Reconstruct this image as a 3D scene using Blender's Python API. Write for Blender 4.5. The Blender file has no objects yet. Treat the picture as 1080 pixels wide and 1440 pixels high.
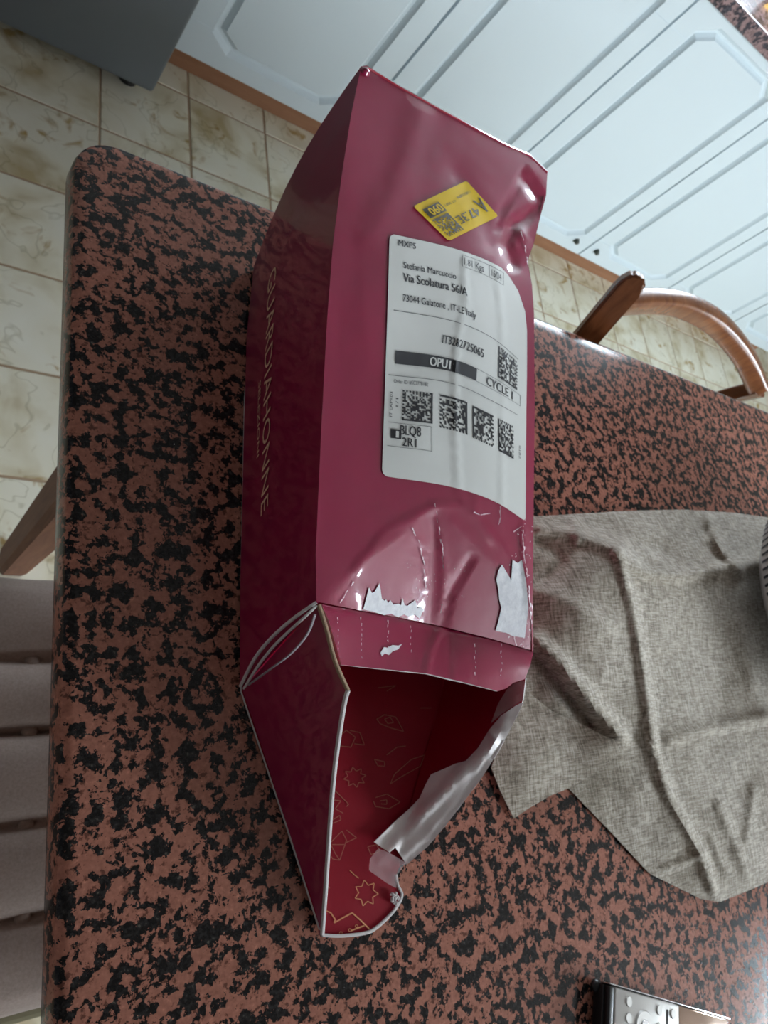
import bpy, bmesh, math, random
import numpy as np
from mathutils import Vector, Matrix, geometry, noise

random.seed(4)
S = bpy.context.scene
COL = S.collection
T = 0.77            # table top above the floor
EYE = 0.45          # camera above the table top
F = 1035.0          # focal length in pixels of the 1080 x 1440 photograph
CXY = (540.0, 720.0)

# ------------------------------------------------------------------ camera
def _dir(p):
    v = np.array([p[0]-CXY[0], p[1]-CXY[1], F]); return v/np.linalg.norm(v)
_M = np.stack([_dir((1850, 890)), _dir((235, -2500)), -_dir((-310, 1200))], 1)
_U, _s, _Vt = np.linalg.svd(_M)
R = _U @ _Vt        # room axes (columns) seen from the camera: x right, y down, z forward
cam_d = bpy.data.cameras.new('camera')
cam = bpy.data.objects.new('camera', cam_d); COL.objects.link(cam)
cam_d.sensor_fit = 'VERTICAL'; cam_d.sensor_height = 36.0; cam_d.sensor_width = 27.0
cam_d.lens = F/1440.0*36.0
cam_d.clip_start = 0.01
right, up, back = R.T @ [1, 0, 0], R.T @ [0, -1, 0], R.T @ [0, 0, -1]
mw = Matrix(((right[0], up[0], back[0], 0), (right[1], up[1], back[1], 0), (right[2], up[2], back[2], T+EYE), (0, 0, 0, 1)))
cam.matrix_world = mw
cam_d.dof.use_dof = True; cam_d.dof.focus_distance = 0.36; cam_d.dof.aperture_fstop = 22
S.camera = cam

# ------------------------------------------------------------------ light, exposure
S.view_settings.view_transform = 'Standard'; S.view_settings.look = 'None'
S.view_settings.gamma = 1.0; S.view_settings.use_curve_mapping = False
S.view_settings.exposure = 0.0
w = bpy.data.worlds.new('world'); S.world = w; w.use_nodes = True
w.node_tree.nodes['Background'].inputs[0].default_value = (0.80, 0.88, 1.0, 1)
w.node_tree.nodes['Background'].inputs[1].default_value = 0.12
def area(name, loc, target, sx, sy, power, col):
    d = bpy.data.lights.new(name, 'AREA'); d.shape = 'RECTANGLE'; d.size = sx; d.size_y = sy
    d.energy = power; d.color = col
    o = bpy.data.objects.new(name, d); COL.objects.link(o); o.location = loc
    o.rotation_euler = (Vector(target)-Vector(loc)).to_track_quat('-Z', 'Y').to_euler()
    return o
area('window_daylight', (3.52, -1.85, T+.95), (0.6, 0.5, T+.1), 1.6, 1.3, 225, (0.84, 0.93, 1.0))
area('back_window_daylight', (2.05, 2.05, T+.66), (0.9, 0.2, T), 1.2, .72, 52, (0.78, 0.89, 1.0))

# ------------------------------------------------------------------ helpers
def ray(px, py): return R.T @ np.array([px-CXY[0], py-CXY[1], F])
def at(px, py, z):
    """point z metres above the table top, from its calibrated position in the photograph"""
    r = ray(px, py); t = (z-EYE)/r[2]
    return Vector((r[0]*t, r[1]*t, T+z))

def at_x(px, py, x):
    r = ray(px, py); t = x/r[0]; return Vector((x, r[1]*t, T+EYE+r[2]*t))
def link(o, parent=None):
    COL.objects.link(o)
    if parent is not None:
        o.parent = parent
        o.matrix_parent_inverse = Matrix.Translation(-parent.location) if parent.location.length > 0 else Matrix.Identity(4)
    return o
def empty(name, loc, label=None, cat=None, group=None):
    o = bpy.data.objects.new(name, None); COL.objects.link(o); o.location = loc; o.empty_display_size = .05
    tag(o, label, cat, group); return o
def tag(o, label=None, cat=None, group=None, kind=None):
    if label: o['label'] = label
    if cat: o['category'] = cat
    if group: o['group'] = group
    if kind: o['kind'] = kind
    return o
def mesh_obj(name, verts, faces, mats, parent=None, smooth=False, mi=None):
    me = bpy.data.meshes.new(name); me.from_pydata([tuple(v) for v in verts], [], faces)
    for m in (mats if isinstance(mats, (list, tuple)) else [mats]): me.materials.append(m)
    if mi: me.polygons.foreach_set('material_index', mi)
    if smooth: me.polygons.foreach_set('use_smooth', [True]*len(me.polygons))
    me.update()
    return link(bpy.data.objects.new(name, me), parent)
def bm_obj(name, bm, mats, parent=None, smooth=False):
    bmesh.ops.recalc_face_normals(bm, faces=bm.faces)
    me = bpy.data.meshes.new(name); bm.to_mesh(me); bm.free()
    for m in (mats if isinstance(mats, (list, tuple)) else [mats]): me.materials.append(m)
    if smooth: me.polygons.foreach_set('use_smooth', [True]*len(me.polygons))
    return link(bpy.data.objects.new(name, me), parent)
def box_bm(x0, x1, y0, y1, z0, z1, bev=0, seg=2, bm=None):
    bm = bm or bmesh.new()
    r = bmesh.ops.create_cube(bm, size=1)
    for v in r['verts']: v.co = Vector(((x0+x1)/2+v.co.x*(x1-x0), (y0+y1)/2+v.co.y*(y1-y0), (z0+z1)/2+v.co.z*(z1-z0)))
    if bev:
        es = {e for v in r['verts'] for e in v.link_edges}
        bmesh.ops.bevel(bm, geom=list(es), offset=bev, segments=seg, affect='EDGES', profile=.5)
    return bm
def smooth_by_angle(o, ang=40):
    me = o.data
    me.polygons.foreach_set('use_smooth', [True]*len(me.polygons))
    bm = bmesh.new(); bm.from_mesh(me)
    for e in bm.edges:
        if len(e.link_faces) == 2 and e.calc_face_angle(0) > math.radians(ang): e.smooth = False
    bm.to_mesh(me); bm.free()
    return o
def solidify(o, th, off=-1, inner=1, rim=2):
    m = o.modifiers.new('thickness', 'SOLIDIFY'); m.thickness = th; m.offset = off
    m.material_offset = inner; es = o.modifiers.new('split', 'EDGE_SPLIT'); es.split_angle = math.radians(55); m.material_offset_rim = rim; m.use_even_offset = False
    return o
def tps(pts):
    """smooth surface height through scattered (x, y, z) points"""
    P = np.array([(p[0], p[1]) for p in pts], float)/100; z = np.array([p[2] for p in pts], float)
    n = len(P); d = np.linalg.norm(P[:, None]-P[None], axis=2)
    K = np.where(d > 0, d*d*np.log(d+1e-12), 0)+1e-4*np.eye(n)
    A = np.zeros((n+3, n+3)); A[:n, :n] = K; A[:n, n] = 1; A[:n, n+1:] = P; A[n, :n] = 1; A[n+1:, :n] = P.T
    wgt = np.linalg.solve(A, np.concatenate([z, [0, 0, 0]]))
    def f(x, y):
        q = np.array([x, y])/100; dd = np.linalg.norm(P-q, axis=1)
        k = np.where(dd > 0, dd*dd*np.log(dd+1e-12), 0)
        return float(k@wgt[:n]+wgt[n]+q@wgt[n+1:])
    return f
def seg_dist(px, py, poly):
    b = 1e9
    for (x0, y0), (x1, y1) in zip(poly, poly[1:]):
        dx, dy = x1-x0, y1-y0; t = max(0, min(1, ((px-x0)*dx+(py-y0)*dy)/(dx*dx+dy*dy+1e-9)))
        b = min(b, math.hypot(px-x0-t*dx, py-y0-t*dy))
    return b
def inside(x, y, poly):
    c = False; n = len(poly)
    for i in range(n):
        x0, y0 = poly[i]; x1, y1 = poly[i-1]
        if (y0 > y) != (y1 > y) and x < (x1-x0)*(y-y0)/(y1-y0)+x0: c = not c
    return c
def resample(poly, step, closed=True):
    out = []; n = len(poly)
    for i in range(n if closed else n-1):
        a, b = poly[i], poly[(i+1) % n]; L = math.hypot(b[0]-a[0], b[1]-a[1]); k = max(1, int(round(L/step)))
        for j in range(k): out.append((a[0]+(b[0]-a[0])*j/k, a[1]+(b[1]-a[1])*j/k))
    if not closed: out.append(poly[-1])
    return out
def patch2d(poly, step, extra=()):
    """triangles filling a closed outline, with inner points every `step`"""
    b = resample(poly, step); pts = [Vector(p) for p in b]; n = len(b)
    x0, x1 = min(p[0] for p in b), max(p[0] for p in b); y0, y1 = min(p[1] for p in b), max(p[1] for p in b)
    y = y0+step*.5; row = 0
    while y < y1:
        x = x0+(step*.5 if row % 2 else 0)
        while x < x1:
            if inside(x, y, b) and seg_dist(x, y, b+[b[0]]) > step*.45: pts.append(Vector((x, y)))
            x += step
        y += step*.87; row += 1
    for e in extra: pts.append(Vector(e))
    r = geometry.delaunay_2d_cdt(pts, [], [list(range(n))], 1, 1e-5)
    return [tuple(v) for v in r[0]], [tuple(f) for f in r[2]]
def surf(name, poly, step, zf, mats, parent=None, smooth=True, off=0.0, up=True):
    v, f = patch2d(poly, step)
    V = [at(x, y, zf(x, y)+off) for x, y in v]
    out = []
    for t in f:
        n = (V[t[1]]-V[t[0]]).cross(V[t[2]]-V[t[0]])
        c = V[t[0]]-Vector((0, 0, T+EYE))
        out.append(t if (n.dot(c) < 0) == up else t[::-1])     # wound towards the open side
    return mesh_obj(name, V, out, mats, parent, smooth)

# ------------------------------------------------------------------ materials
def mat(name, col=(.8, .8, .8), rough=.5, metal=0, coat=0, spec=.5, **kw):
    m = bpy.data.materials.new(name); m.use_nodes = True
    b = m.node_tree.nodes['Principled BSDF']
    b.inputs['Base Color'].default_value = (*col, 1); b.inputs['Roughness'].default_value = rough
    b.inputs['Metallic'].default_value = metal; b.inputs['Coat Weight'].default_value = coat
    b.inputs['Specular IOR Level'].default_value = spec; b.inputs['Coat Roughness'].default_value = kw.get('cr', .05)
    if 'trans' in kw: b.inputs['Transmission Weight'].default_value = kw['trans']
    if 'alpha' in kw: b.inputs['Alpha'].default_value = kw['alpha']
    return m
def N(m, t, **inp):
    n = m.node_tree.nodes.new(t)
    for k, v in inp.items():
        if k in n.inputs: n.inputs[k].default_value = v
        else: setattr(n, k, v)
    return n
def L(m, a, b): m.node_tree.links.new(a, b)
def B(m): return m.node_tree.nodes['Principled BSDF']
def coords(m, scale=(1, 1, 1), kind='Object', rot=(0, 0, 0)):
    tc = N(m, 'ShaderNodeTexCoord'); mp = N(m, 'ShaderNodeMapping')
    mp.inputs['Scale'].default_value = scale; mp.inputs['Rotation'].default_value = rot
    L(m, tc.outputs[kind], mp.inputs[0]); return mp.outputs[0]
def ramp(m, fac, stops, interp='LINEAR'):
    r = N(m, 'ShaderNodeValToRGB'); r.color_ramp.interpolation = interp
    e = r.color_ramp.elements
    while len(e) < len(stops): e.new(.5)
    for i, (p, c) in enumerate(stops): e[i].position = p; e[i].color = (*c, 1)
    L(m, fac, r.inputs[0]); return r.outputs[0]
def mixc(m, fac, a, b, mode='MIX'):
    x = N(m, 'ShaderNodeMix', data_type='RGBA', blend_type=mode)
    for s, v in ((0, fac), (6, a), (7, b)):
        if hasattr(v, 'is_linked'): L(m, v, x.inputs[s])
        elif s == 0: x.inputs[0].default_value = v
        else: x.inputs[s].default_value = (*v, 1)
    return x.outputs[2]
def noise_tex(m, vec, scale, detail=2, rough=.5, dist=0):
    n = N(m, 'ShaderNodeTexNoise'); n.inputs['Scale'].default_value = scale; n.inputs['Detail'].default_value = detail
    n.inputs['Roughness'].default_value = rough; n.inputs['Distortion'].default_value = dist
    L(m, vec, n.inputs['Vector']); return n.outputs[0]
def bump(m, h, s, d):
    b = N(m, 'ShaderNodeBump'); b.inputs['Strength'].default_value = s; b.inputs['Distance'].default_value = d
    L(m, h, b.inputs['Height']); L(m, b.outputs[0], B(m).inputs['Normal'])

def granite(name, pink, dark, scale=1.0):
    m = mat(name, rough=.16, spec=.32)
    v = coords(m, kind='Object')
    n1 = noise_tex(m, v, 100*scale, 5, .64, .2)
    v2 = coords(m, scale=(1, 1, 1)); n2 = noise_tex(m, v2, 300*scale, 2, .6)
    n3 = noise_tex(m, v, 30*scale, 2, .5)
    tot = N(m, 'ShaderNodeMath', operation='ADD'); L(m, n1, tot.inputs[0])
    mu = N(m, 'ShaderNodeMath', operation='MULTIPLY'); L(m, n3, mu.inputs[0]); mu.inputs[1].default_value = .15; L(m, mu.outputs[0], tot.inputs[1])
    mask = ramp(m, tot.outputs[0], [(.560, (0, 0, 0)), (.576, (1, 1, 1))])
    pk = ramp(m, n2, [(.3, tuple(c*.72 for c in pink)), (.62, pink), (.75, tuple(min(1, c*1.35) for c in pink))])
    dk = ramp(m, n2, [(.45, dark), (.66, tuple(c*2.5+.01 for c in dark)), (.72, (.10, .09, .075))])
    sp = ramp(m, noise_tex(m, v, 210*scale, 3, .6), [(.36, (.30, .27, .25)), (.43, (1, 1, 1))]); pk = mixc(m, .9, pk, sp, 'MULTIPLY')
    c = mixc(m, mask, dk, pk); L(m, c, B(m).inputs['Base Color'])
    return m
M = {}
M['granite'] = granite('polished_granite', (.40, .165, .115), (.007, .006, .006))
M['counter'] = granite('counter_granite', (.30, .20, .20), (.03, .028, .035), .7)

def tile_mat():
    m = mat('cream_tile', rough=.22)
    oi = N(m, 'ShaderNodeObjectInfo')
    tc = N(m, 'ShaderNodeTexCoord'); ad = N(m, 'ShaderNodeVectorMath', operation='ADD')
    sc = N(m, 'ShaderNodeVectorMath', operation='SCALE'); sc.inputs['Scale'].default_value = 9.0
    L(m, oi.outputs['Location'], sc.inputs[0]); L(m, tc.outputs['Object'], ad.inputs[0]); L(m, sc.outputs[0], ad.inputs[1])
    v = ad.outputs[0]
    a = noise_tex(m, v, 10, 3, .5, .4)
    base = ramp(m, a, [(.28, (.52, .42, .24)), (.40, (.72, .66, .48)), (.52, (.84, .80, .64)), (.8, (.88, .86, .73))])
    b = noise_tex(m, v, 14, 3, .6, .6)
    spots = ramp(m, b, [(.60, (1, 1, 1)), (.70, (.58, .43, .22))])
    c1 = mixc(m, 1.0, base, spots, 'MULTIPLY')
    cr = noise_tex(m, v, 7, 3, .6, .3)
    vein = ramp(m, cr, [(.488, (1, 1, 1)), (.5, (.62, .60, .50)), (.512, (1, 1, 1))])
    c2 = mixc(m, .55, c1, vein, 'MULTIPLY')
    L(m, c2, B(m).inputs['Base Color']); bump(m, a, .08, .002)
    return m
M['tile'] = tile_mat()
M['grout'] = mat('brown_grout', (.44, .31, .20), .85)

def wood(name, a, b, rough=.3, scale=(3, 3, 30)):
    m = mat(name, rough=rough)
    v = coords(m, scale=scale); n = noise_tex(m, v, 6, 4, .6, .8)
    L(m, ramp(m, n, [(.3, a), (.7, b)]), B(m).inputs['Base Color']); bump(m, n, .05, .001); return m
M['wood'] = wood('varnished_walnut_wood', (.13, .042, .014), (.26, .095, .034), .24, (14, 3, 3))
M['legwood'] = wood('brown_leg_wood', (.15, .055, .028), (.24, .10, .052), .6, (14, 14, 2))
M['kick'] = wood('orange_brown_plinth_wood', (.26, .115, .055), (.34, .165, .085), .45, (1, 8, 8))
M['white'] = mat('white_cabinet_lacquer', (.67, .77, .82), .28)
M['wall'] = mat('painted_wall', (.72, .71, .68), .8)
M['ceil'] = mat('ceiling_paint', (.27, .25, .235), .9)
M['steel'] = mat('dark_grey_metal', (.15, .172, .19), .45, .1)
M['black'] = mat('black_plastic', (.012, .012, .013), .3)
M['knob'] = mat('dark_knob', (.045, .055, .04), .4)
M['glass'] = mat('window_glass', (.95, .98, 1), .02, trans=1.0)
M['paper'] = mat('label_paper', (.70, .71, .68), .42)
M['ink'] = mat('black_print', (.022, .022, .026), .5)
M['inkpale'] = mat('faded_print', (.22, .22, .22), .5)
M['yellow'] = mat('yellow_sticker_paper', (.74, .50, .012), .6, spec=.2)
M['yellowink'] = mat('dark_print_on_yellow', (.045, .035, .01), .5)
M['gold'] = mat('gold_foil_print', (.78, .52, .34), .4, .0)
M['goldsoft'] = mat('gold_line_print', (.36, .085, .05), .5)
M['goldmid'] = mat('bright_gold_line_print', (.62, .25, .10), .45)
M['cut'] = mat('white_cut_cardboard', (.62, .58, .57), .8)
M['browncut'] = mat('brown_cut_cardboard', (.36, .25, .16), .85)
M['scuff'] = mat('pale_scuff', (.78, .62, .68), .3)

def box_mat(name, col, rough, wav=.10):
    m = mat(name, col, rough, coat=1.0, cr=.035, spec=.25)
    B(m).inputs['Coat IOR'].default_value = 1.7
    v = coords(m, kind='Object'); n = noise_tex(m, v, 14, 2, .5)
    f = noise_tex(m, v, 120, 2, .6)
    c = ramp(m, n, [(.3, tuple(x*.94 for x in col)), (.7, tuple(x*1.06 for x in col))]); L(m, c, B(m).inputs['Base Color'])
    bump(m, n, wav, .003); return m
M['box'] = box_mat('glossy_burgundy_card', (.275, .004, .048), .36, .05)
M['boxin'] = box_mat('red_inside_card', (.27, .002, .015), .45, .03)
B(M['boxin']).inputs['Coat Weight'].default_value = .0; B(M['boxin']).inputs['Specular IOR Level'].default_value = .15
M['tape'] = mat('clear_tape', (.85, .72, .74), .12, alpha=.30, coat=1)

def torn_mat():
    m = mat('torn_white_paper', rough=.75)
    v = coords(m); n = noise_tex(m, v, 160, 4, .7)
    L(m, ramp(m, n, [(.3, (.66, .66, .70)), (.7, (.86, .86, .88))]), B(m).inputs['Base Color']); bump(m, n, .5, .0012); return m
M['torn'] = torn_mat()
M['liner'] = mat('white_inner_liner', (.88, .82, .81), .5)

def linen():
    m = mat('grey_linen', rough=.9)
    a = noise_tex(m, coords(m, scale=(1, 9, 1), rot=(0, 0, .13)), 70, 3, .75)
    b = noise_tex(m, coords(m, scale=(9, 1, 1), rot=(0, 0, .13)), 70, 3, .75)
    c = noise_tex(m, coords(m), 9, 3, .6)
    s = N(m, 'ShaderNodeMath', operation='ADD'); L(m, a, s.inputs[0]); L(m, b, s.inputs[1])
    h = N(m, 'ShaderNodeMath', operation='MULTIPLY'); L(m, s.outputs[0], h.inputs[0]); h.inputs[1].default_value = .5
    col = ramp(m, h.outputs[0], [(.40, (.15, .12, .085)), (.5, (.37, .32, .25)), (.60, (.62, .57, .49))])
    t = ramp(m, c, [(.3, (.86, .84, .80)), (.7, (1, 1, 1))])
    L(m, mixc(m, 1.0, col, t, 'MULTIPLY'), B(m).inputs['Base Color']); bump(m, h.outputs[0], .5, .0008)
    B(m).inputs['Sheen Weight'].default_value = .2
    return m
M['linen'] = linen()
def velvet():
    m = mat('taupe_upholstery', rough=.7); n = noise_tex(m, coords(m), 400, 2, .6)
    L(m, ramp(m, n, [(.3, (.27, .20, .165)), (.7, (.35, .27, .225))]), B(m).inputs['Base Color'])
    B(m).inputs['Sheen Weight'].default_value = .3; return m
M['velvet'] = velvet()
M['piping'] = mat('olive_piping', (.20, .18, .10), .7)
M['remote'] = mat('champagne_plastic', (.50, .48, .45), .32, .35)
M['remote2'] = mat('bronze_gloss_cover', (.50, .36, .28), .14, .6)
M['chrome'] = mat('polished_trim', (.85, .87, .9), .12, 1.0)
M['bowl'] = mat('white_glaze', (.75, .77, .78), .2)
M['bowlstripe'] = mat('dark_stripe', (.02, .03, .05), .4)
M['amber'] = mat('amber_glass', (.55, .30, .06), .08, trans=.6)
M['blue'] = mat('navy_glaze', (.03, .05, .10), .3)

# ------------------------------------------------------------------ room
fl = bm_obj('floor', box_bm(-1.65, 3.6, -3.2, 2.15, -.05, .0022), M['grout']); tag(fl, kind='structure')
tb = box_bm(-.0976, .0976, -.0976, .0976, -.006, .0, .0012, 1)
tme = bpy.data.meshes.new('floor_tile'); bmesh.ops.recalc_face_normals(tb, faces=tb.faces); tb.to_mesh(tme); tb.free(); tme.materials.append(M['tile'])
GX, GY = .375, 1.295
for i in range(-4, 16):
    for j in range(-9, 2):
        o = bpy.data.objects.new('floor_tile', tme); COL.objects.link(o); o.parent = fl
        o.location = (GX+.2*i+.1, GY+.2*j+.1, .0035+random.uniform(-.0004, .0004))
bm = bmesh.new()
for b in ((-1.65, 1.38, -.05, 2.7), (2.72, 3.6, -.05, 2.7), (1.38, 2.72, -.05, T+.24), (1.38, 2.72, T+1.1, 2.7)): box_bm(b[0], b[1], 2.10, 2.2, b[2], b[3], bm=bm)
tag(bm_obj('wall_back', bm, M['wall']), kind='structure')
bm = bmesh.new()
for b in ((1.38, 1.43, T+.24, T+1.1), (2.67, 2.72, T+.24, T+1.1), (2.025, 2.075, T+.24, T+1.1), (1.38, 2.72, T+.24, T+.29), (1.38, 2.72, T+1.05, T+1.1)): box_bm(b[0], b[1], 2.13, 2.17, b[2], b[3], bm=bm)
w2 = bm_obj('window_2', bm, M['white']); tag(w2, kind='structure')
for a_, b_ in ((1.43, 2.025), (2.075, 2.67)): bm_obj('pane', box_bm(a_, b_, 2.147, 2.153, T+.29, T+1.05), M['glass'], w2)
bm = bmesh.new()
wx0, wx1, wy0, wy1, wz0, wz1 = 3.6, 3.75, -2.7, -1.0, T+.25, T+1.65
for b in ((-3.2, wy0, 0, 2.7), (wy1, 2.2, 0, 2.7), (wy0, wy1, 0, wz0), (wy0, wy1, wz1, 2.7)):
    box_bm(wx0, wx1, b[0], b[1], b[2], b[3], bm=bm)
tag(bm_obj('wall_right', bm, M['wall']), kind='structure')
tag(bm_obj('ceiling', box_bm(-1.65, 3.75, -3.2, 2.2, 2.7, 2.8), M['ceil']), kind='structure')
bm = bmesh.new()
for b in ((wy0, wy0+.05, wz0, wz1), (wy1-.05, wy1, wz0, wz1), (wy0, wy1, wz0, wz0+.05), (wy0, wy1, wz1-.05, wz1), ((wy0+wy1)/2-.03, (wy0+wy1)/2+.03, wz0, wz1)):
    box_bm(3.64, 3.69, b[0], b[1], b[2], b[3], bm=bm)
wn = bm_obj('window_1', bm, M['white']); tag(wn, kind='structure')
for a_, b_ in ((wy0+.05, (wy0+wy1)/2-.03), ((wy0+wy1)/2+.03, wy1-.05)): bm_obj('pane', box_bm(3.660, 3.666, a_, b_, wz0+.05, wz1-.05), M['glass'], wn)

# ------------------------------------------------------------------ kitchen units
YF = 1.50
def hgt(h): return 1.22-(1.22-h)*YF/1.383       # heights measured on the door plane
XE = [.487, .957, 1.410, 1.895, 2.362, 2.83, 3.30]
ZB, ZT = .0975, .828
def octo(x0, x1, z0, z1, c, d):
    return [(x0+c, z0), (x1-c, z0), (x1, z0+d), (x1, z1-d), (x1-c, z1), (x0+c, z1), (x0, z1-d), (x0, z0+d)]
def door(x0, x1, parent):
    g = .0022
    X0, X1 = x0+g, x1-g; Y = YF
    loops = [[(X0, ZB), (X1, ZB), (X1, ZB), (X1, ZT), (X1, ZT), (X0, ZT), (X0, ZT), (X0, ZB)]]
    ox0, ox1, oz0, oz1 = x0+.066, x1-.060, .140, .805
    loops = []
    prof = [(0, 0), (.004, .005), (.010, .011), (.016, .0125), (.022, .006), (.026, .0)]
    V = []; Fc = []
    base = [(X0, ZB), (X1, ZB), (X1, ZT), (X0, ZT)]
    for p in base: V.append((p[0], Y+.02, p[1]))
    for p in [(X0+.0015, ZB+.0015), (X1-.0015, ZB+.0015), (X1-.0015, ZT-.0015), (X0+.0015, ZT-.0015)]: V.append((p[0], Y, p[1]))
    for i in range(4): Fc.append((i, (i+1) % 4, 4+(i+1) % 4, 4+i))
    Fc.append((3, 2, 1, 0))
    s0 = len(V)
    for dd, dep in prof:
        for p in octo(ox0+dd, ox1-dd, oz0+dd, oz1-dd, .05-dd*.4, .036-dd*.4): V.append((p[0], Y+dep, p[1]))
    for k in range(len(prof)-1):
        for i in range(8):
            a = s0+8*k+i; b = s0+8*k+(i+1) % 8; Fc.append((a, b, b+8, a+8))
    Fc.append(tuple(s0+8*(len(prof)-1)+i for i in range(8)))
    o8 = [s0+i for i in range(8)]      # the flat rim between door edge and panel
    Fc += [(4, 5, o8[1], o8[0]), (5, o8[2], o8[1]), (5, 6, o8[3], o8[2]), (6, o8[4], o8[3]), (6, 7, o8[5], o8[4]), (7, o8[6], o8[5]), (7, 4, o8[7], o8[6]), (4, o8[0], o8[7])]
    me = bpy.data.meshes.new('door'); me.from_pydata(V, [], Fc); me.materials.append(M['white'])
    bm = bmesh.new(); bm.from_mesh(me); bmesh.ops.recalc_face_normals(bm, faces=bm.faces)
    bm.to_mesh(me); bm.free()
    d = link(bpy.data.objects.new('door', me), parent)
    # thin routed lines running from the door edge to the panel
    for z in (.181, .7405):
        for xa, xb in ((X0+.002, x0+.068), (x1-.062, X1-.002)): bm_obj('routed_line', box_bm(xa, xb, Y-.0012, Y+.001, z-.0012, z+.0012), M['white'], d)
    return d
def knob(x, z, d):
    bm = bmesh.new()
    for r, dy in ((.010, .002), (.0085, .008)):
        bmesh.ops.create_cone(bm, cap_ends=True, segments=20, radius1=r, radius2=r*.8, depth=.008, matrix=Matrix.Translation((x, YF-dy, z)) @ Matrix.Rotation(math.pi/2, 4, 'X'))
    bm_obj('knob', bm, M['knob'], d, True)
units = ['first white kitchen cabinet, beside the dark grey appliance', 'second white kitchen cabinet from the dark grey appliance, behind the box',
         'white kitchen cabinet with one dark knob, left of the chair back', 'white kitchen cabinet directly above the curved wooden chair back',
         'white kitchen cabinet just right of the one above the chair back', 'white kitchen cabinet farthest to the right, mostly out of the photo']
for i in range(6):
    x0, x1 = XE[i], XE[i+1]
    c = empty('kitchen_cabinet', ((x0+x1)/2, YF+.3, 0), units[i], 'cabinet', 'white kitchen base cabinets')
    bm = box_bm(x0+.001, x1-.001, YF+.0215, 2.095, ZB, ZT, .001, 1)
    bm_obj('carcass', bm, M['white'], c)
    for fx in (x0+.05, x1-.05):
        for fy in (YF+.12, 2.03):
            bm = bmesh.new(); bmesh.ops.create_cone(bm, cap_ends=True, segments=12, radius1=.02, radius2=.018, depth=ZB-.0045, matrix=Matrix.Translation((fx, fy, .0045+(ZB-.0045)/2)))
            bm_obj('adjustable_foot', bm, M['black'], c)
    d = door(x0, x1, c)
    if i == 2: knob(x1-.064, .143, d)
    if i == 3: knob(x0+.042, .143, d)
    if i == 4: knob(x0+.042, .143, d); knob(x0+.045, .775, d)
k = bm_obj('kickboard', box_bm(.487, 3.30, 1.57, 1.585, .0045, ZB-.002, .001, 1), M['kick'])
tag(k, 'orange-brown wooden kickboard running under the white cabinets', 'kickboard')
wt = bm_obj('worktop', box_bm(.487, 3.32, 1.475, 2.099, ZT+.001, .866, .006, 3), M['counter'])
tag(wt, 'grey-pink granite worktop on the white cabinets', 'worktop')
# amber jar on the worktop, top right corner
def lathe(name, prof, loc, m, parent=None, seg=40, smooth=True):
    V = []; Fc = []
    for r, z in prof:
        for i in range(seg): a = 2*math.pi*i/seg; V.append((loc[0]+r*math.cos(a), loc[1]+r*math.sin(a), loc[2]+z))
    for k in range(len(prof)-1):
        for i in range(seg): a = k*seg+i; b = k*seg+(i+1) % seg; Fc.append((a, b, b+seg, a+seg))
    Fc.append(tuple(range(seg))[::-1]); Fc.append(tuple((len(prof)-1)*seg+i for i in range(seg)))
    return mesh_obj(name, V, Fc, m, parent, smooth)
jl = (1.80, 1.69, .8665)
j = empty('jar', jl, 'amber jar on the granite worktop at the top right', 'jar')
lathe('glass_body', [(.03, 0), (.042, .004), (.045, .02), (.045, .08), (.034, .10), (.033, .11)], jl, M['amber'], j)
lathe('lid', [(.035, .111), (.037, .113), (.037, .128), (.034, .13)], jl, M['wood'], j)

# dark appliance at the top left
g = empty('appliance', (.2, 1.7, 0), 'dark grey flat-fronted appliance standing on the tiles, top left', 'appliance')
AX, AY = .472, 1.402
smooth_by_angle(bm_obj('housing', box_bm(-.12, AX, AY+.028, 2.05, .045, .86, .006, 3), M['steel'], g))
smooth_by_angle(bm_obj('front_panel', box_bm(-.12, AX, AY, AY+.026, .045, .70, .009, 4), M['steel'], g))
smooth_by_angle(bm_obj('control_panel', box_bm(-.12, AX, AY, AY+.026, .705, .86, .006, 3), M['steel'], g))
for fx in (-.08, AX-.04):
    for fy in (AY+.06, 2.0):
        bm = bmesh.new(); bmesh.ops.create_cone(bm, cap_ends=True, segments=16, radius1=.02, radius2=.018, depth=.0405, matrix=Matrix.Translation((fx, fy, .0045+.02)))
        bm_obj('foot', bm, M['black'], g)

# ------------------------------------------------------------------ table
def rounded_rect(x0, x1, y0, y1, r, n=8):
    out = []
    for cx, cy, a0 in ((x1-r, y1-r, 0), (x0+r, y1-r, 90), (x0+r, y0+r, 180), (x1-r, y0+r, 270)):
        for i in range(n+1): a = math.radians(a0+90*i/n); out.append((cx+r*math.cos(a), cy+r*math.sin(a)))
    return out
tbl = empty('dining_table', (1.0, 0, 0), 'dining table with a red-brown and black speckled granite top', 'table')
V = []; Fc = []; prof = [(.006, -.030), (.0015, -.027), (0, -.022), (0, -.008), (.0012, -.003), (.004, -.0008), (.008, 0)]
outs = []
for ins, z in prof: outs.append([(x, y, T+z) for x, y in rounded_rect(.121+ins, 1.95-ins, -.46+ins, .470-ins, .035-ins)])
n = len(outs[0])
for o_ in outs: V += o_
for k in range(len(prof)-1):
    for i in range(n): a = k*n+i; b = k*n+(i+1) % n; Fc.append((a, b, b+n, a+n))
Fc.append(tuple(range(n))[::-1]); Fc.append(tuple((len(prof)-1)*n+i for i in range(n)))
smooth_by_angle(mesh_obj('tabletop', V, Fc, M['granite'], tbl), 30)
for b in ((.22, 1.85, .36, .385), (.22, 1.85, -.375, -.35), (.22, .245, -.35, .36), (1.825, 1.85, -.35, .36)): bm_obj('apron', box_bm(b[0], b[1], b[2], b[3], T-.10, T-.0305), M['legwood'], tbl)
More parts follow.
